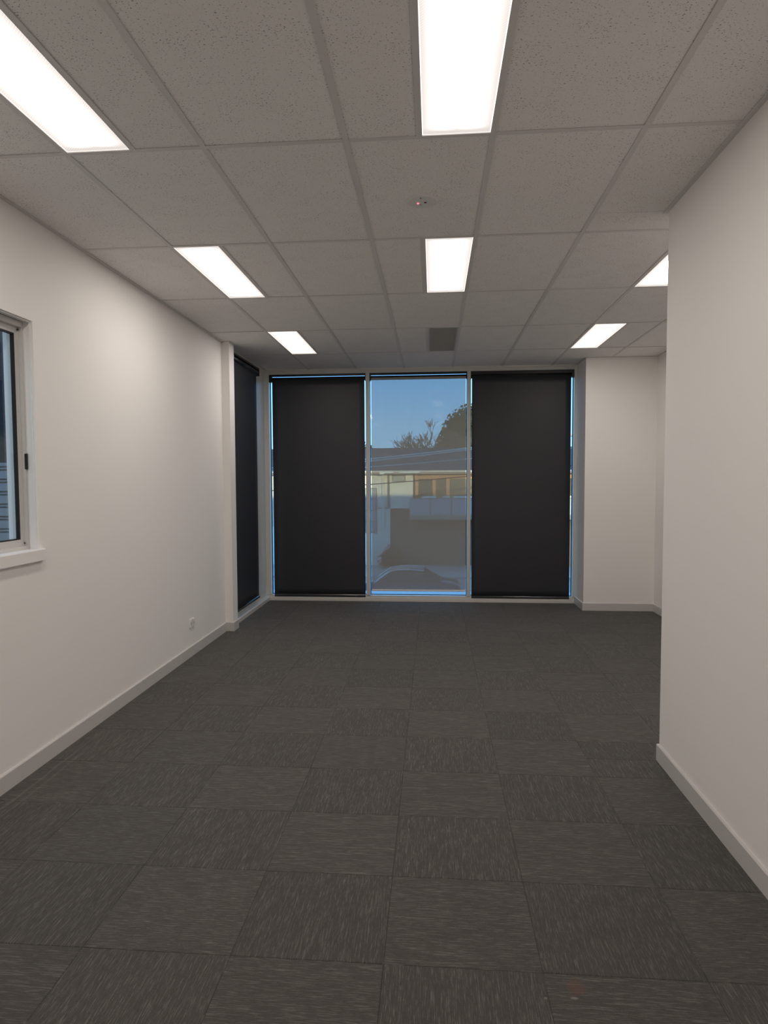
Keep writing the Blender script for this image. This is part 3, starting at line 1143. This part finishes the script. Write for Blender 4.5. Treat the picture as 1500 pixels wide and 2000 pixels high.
def lump(center, rad, n_, squash=1.0):
    pts = []
    for _ in range(n_):
        d = Vector((random.gauss(0, 1), random.gauss(0, 1), random.gauss(0, 1))).normalized()
        rr = random.uniform(.5, 1.22) ** .5
        pts.append((center[0] + d.x * rad * rr, center[1] + d.y * rad * rr, center[2] + d.z * rad * rr * squash))
    return pts


def leafy_tree(name, label, cat, base, lumps, size, mat, group=None):
    t = thing(name, label, cat, base, group)
    bm = bmesh.new()
    for c_, r_, n_ in lumps:
        leaves(bm, lump(c_, r_, n_), size)
        bmesh.ops.create_icosphere(bm, subdivisions=2, radius=r_ * .74, matrix=Matrix.Translation(c_))
    obj('foliage', bm, mat, t)['kind'] = 'stuff'
    bm = bmesh.new()
    top = lumps[0][0]
    cyl(bm, base, (top[0], top[1], top[2]), max(.05, .04 * (top[2] - base[2])), .08, 8)
    obj('trunk', bm, 'bark', t)
    return t


leafy_tree('evergreen_tree', 'tall dark evergreen tree rising behind the dark roof', 'tree', (4.6, 68, -3.09),
           [((4.28, 68.0, 4.46), 3.62, 1500), ((2.19, 67.5, 4.46), 1.92, 600), ((3.40, 68.0, 6.65), 1.92, 600), ((5.05, 68.0, 7.09), 2.19, 600), ((6.36, 68.0, 5.77), 2.41, 500), ((1.65, 67.2, 5.55), 1.04, 250), ((2.08, 67.5, 6.65), 1.10, 250), ((2.85, 68.0, 0.95), 2.63, 300)], .20, 'leaf')
leafy_tree('leafy_tree', 'small dark leafy tree showing at the left edge of the middle window', 'tree', (-6.3, 62, -3.09),
           [((-6.3, 62, 3.6), 1.3, 500), ((-5.75, 62, 3.6), .85, 250), ((-6.5, 62, 2.6), 1.5, 200)], .16, 'leaf')
leafy_tree('hedge', 'low dark treeline just above the roof ridge', 'hedge', (-3.8, 66, -3.09),
           [((-4.8, 66, 3.2), .75, 200), ((-3.9, 66, 3.0), .7, 160), ((-2.9, 66, 3.1), .6, 160), ((-2.0, 66, 3.1), .7, 160), ((-1.0, 66, 3.2), .65, 160), ((0, 66, 3.2), .7, 160)], .15, 'leaf')
leafy_tree('garden_shrub', 'dark shrub at the foot of the garage wall across the street', 'shrub', (-2.15, 36.9, -3.09),
           [((-2.15, 36.9, -2.35), .52, 200), ((-2.45, 36.9, -2.65), .42, 160), ((-1.85, 36.9, -2.7), .40, 160)], .08, 'leaf2')


def bare_tree(label, base, height, spread, seed):
    rnd_ = random.Random(seed)
    t = thing('bare_tree', label, 'tree', base, 'bare trees behind the dark roof')
    bt, bb = bmesh.new(), bmesh.new()
    b = Vector(base)
    fork = b + Vector((0, 0, height * .45))
    cyl(bt, b, fork, .18, .12, 8)
    obj('trunk', bt, 'bark', t)

    def grow(p, d, ln, r_, lev):
        d = Vector((d.x, d.y * .55, d.z)).normalized()
        q = p + d * ln
        cyl(bb, p, q, r_, r_ * .7, 4 if lev > 2 else 6, False)
        if lev == 0:
            return
        for _ in range(4):
            nd = (d + Vector((rnd_.uniform(-1, 1) * spread, rnd_.uniform(-1, 1) * spread, rnd_.uniform(-.25, .55)))).normalized()
            grow(p + d * ln * rnd_.uniform(.55, 1.0), nd, ln * rnd_.uniform(.60, .84), max(.017, r_ * .60), lev - 1)
    for _ in range(5):
        d = Vector((rnd_.uniform(-1, 1) * spread, rnd_.uniform(-.6, .6), 1)).normalized()
        grow(fork, d, height * .19, .09, 4)
    obj('branches', bb, 'bark', t)['kind'] = 'stuff'
    return t


bare_tree('bare twiggy tree beside the dark evergreen', (-.35, 58.5, -3.09), 9.6, .8, 3)
bare_tree('lower bare twiggy tree left of the taller bare one', (-2.05, 52, -3.09), 7.0, .9, 11)


def wire(label, pts, r_, mat, yw=20):
    (x0, z0), (x1, z1) = pts
    sl = (z1 - z0) / (x1 - x0)
    P_ = []
    for q in range(25):
        x = -13 + 26 * q / 24
        P_.append((x * yw / 20, yw, CAM_Z + (z0 + sl * (x - x0) + .0035 * ((x - x0) * (x - x1)) - CAM_Z) * yw / 20))
    o = obj('power_line', tube(P_, r_, 5), mat)
    tag(o, label, 'cable', 'cables over the street')


wire('upper of the two pale power lines crossing above the dark roof', ((-1.76, 2.150), (.91, 2.425)), .022, 'cable', 20)
wire('lower of the two close pale power lines crossing above the dark roof', ((-1.76, 2.09), (.91, 2.375)), .017, 'cable', 20.5)
wire('thin pale wire across the dark roof below the twin lines', ((-1.76, 1.923), (.84, 2.121)), .013, 'cable', 21)
wire('thin dark wire crossing in front of the cream wall', ((-1.76, 1.428), (.054, 1.564)), .014, 'cable_d', 21.5)

# parked car, nose to the left
CY = 25.5
car = thing('car', 'blue-grey car parked side-on in the street below the middle window', 'car', (-1.1, CY, -3.09))
zg = -3.09
body = [(-3.25, zg + .30), (-3.28, zg + .62), (-3.05, zg + .80), (-2.10, zg + .98), (.28, zg + 1.00), (.92, zg + .92), (1.02, zg + .60), (.98, zg + .28)]
bm = prism(body, 'y', CY - .86, CY + .86)
bev(bm, .06, 2)
obj('body', bm, 'car', car, True)
gh = [(-2.08, zg + .99), (-1.55, zg + 1.37), (-1.25, zg + 1.425), (-.80, zg + 1.435), (-.36, zg + 1.39), (.26, zg + 1.0)]
bm = bmesh.new()
lo_, hi_ = .80, .60
rows_ = []
for sgn in (-1, 1):
    rows_.append([bm.verts.new((x, CY + sgn * (lo_ + (hi_ - lo_) * min(1, (z - zg - .99) / .40)), z)) for x, z in gh])
for a in range(len(gh) - 1):
    bm.faces.new((rows_[0][a], rows_[0][a + 1], rows_[1][a + 1], rows_[1][a]))
bm.faces.new(rows_[0])
bm.faces.new(rows_[1][::-1])
obj('windows', bm, 'car_glass', car)
bm = bmesh.new()
rp = [(-1.60, zg + 1.365), (-1.25, zg + 1.435), (-.80, zg + 1.447), (-.34, zg + 1.40)]
rr_ = [[bm.verts.new((x, CY + s * .62, z)) for x, z in rp] for s in (-1, 1)]
for a in range(3):
    bm.faces.new((rr_[0][a], rr_[0][a + 1], rr_[1][a + 1], rr_[1][a]))
rf = obj('roof_panel', bm, 'car', car)
rf.modifiers.new('thickness', 'SOLIDIFY').thickness = .03
for s in (-1, 1):
    obj('roof_edge_glint', tube([(x, CY + s * .63, z + .012) for x, z in rp], .014, 6), 'chrome', car)  # bright tube stands in for the highlight along the roof edge
    obj('pillar', tube([(-2.08, CY + s * .80, zg + 1.0), (-1.56, CY + s * .62, zg + 1.38)], .028, 6), 'chrome', car)
    obj('pillar', tube([(.26, CY + s * .80, zg + 1.01), (-.35, CY + s * .62, zg + 1.40)], .035, 6), 'car', car)
    obj('pillar', tube([(-.95, CY + s * .81, zg + 1.0), (-.95, CY + s * .61, zg + 1.42)], .025, 6), 'car', car)
    for x in (-2.45, .22):
        bm = bmesh.new()
        cyl(bm, (x, CY + s * .68, zg + .31), (x, CY + s * .88, zg + .31), .31, .31, 20)
        wh = obj('wheel', bm, 'tyre', car)
        bm = bmesh.new()
        cyl(bm, (x, CY + s * .86, zg + .31), (x, CY + s * .895, zg + .31), .19, .17, 14)
        obj('hub_cap', bm, 'chrome', wh)
    obj('headlight', bev(boxes((-3.27, -3.10, CY + s * .62 - .16, CY + s * .62 + .16, zg + .60, zg + .72)), .03, 1), 'lamp_glass', car)
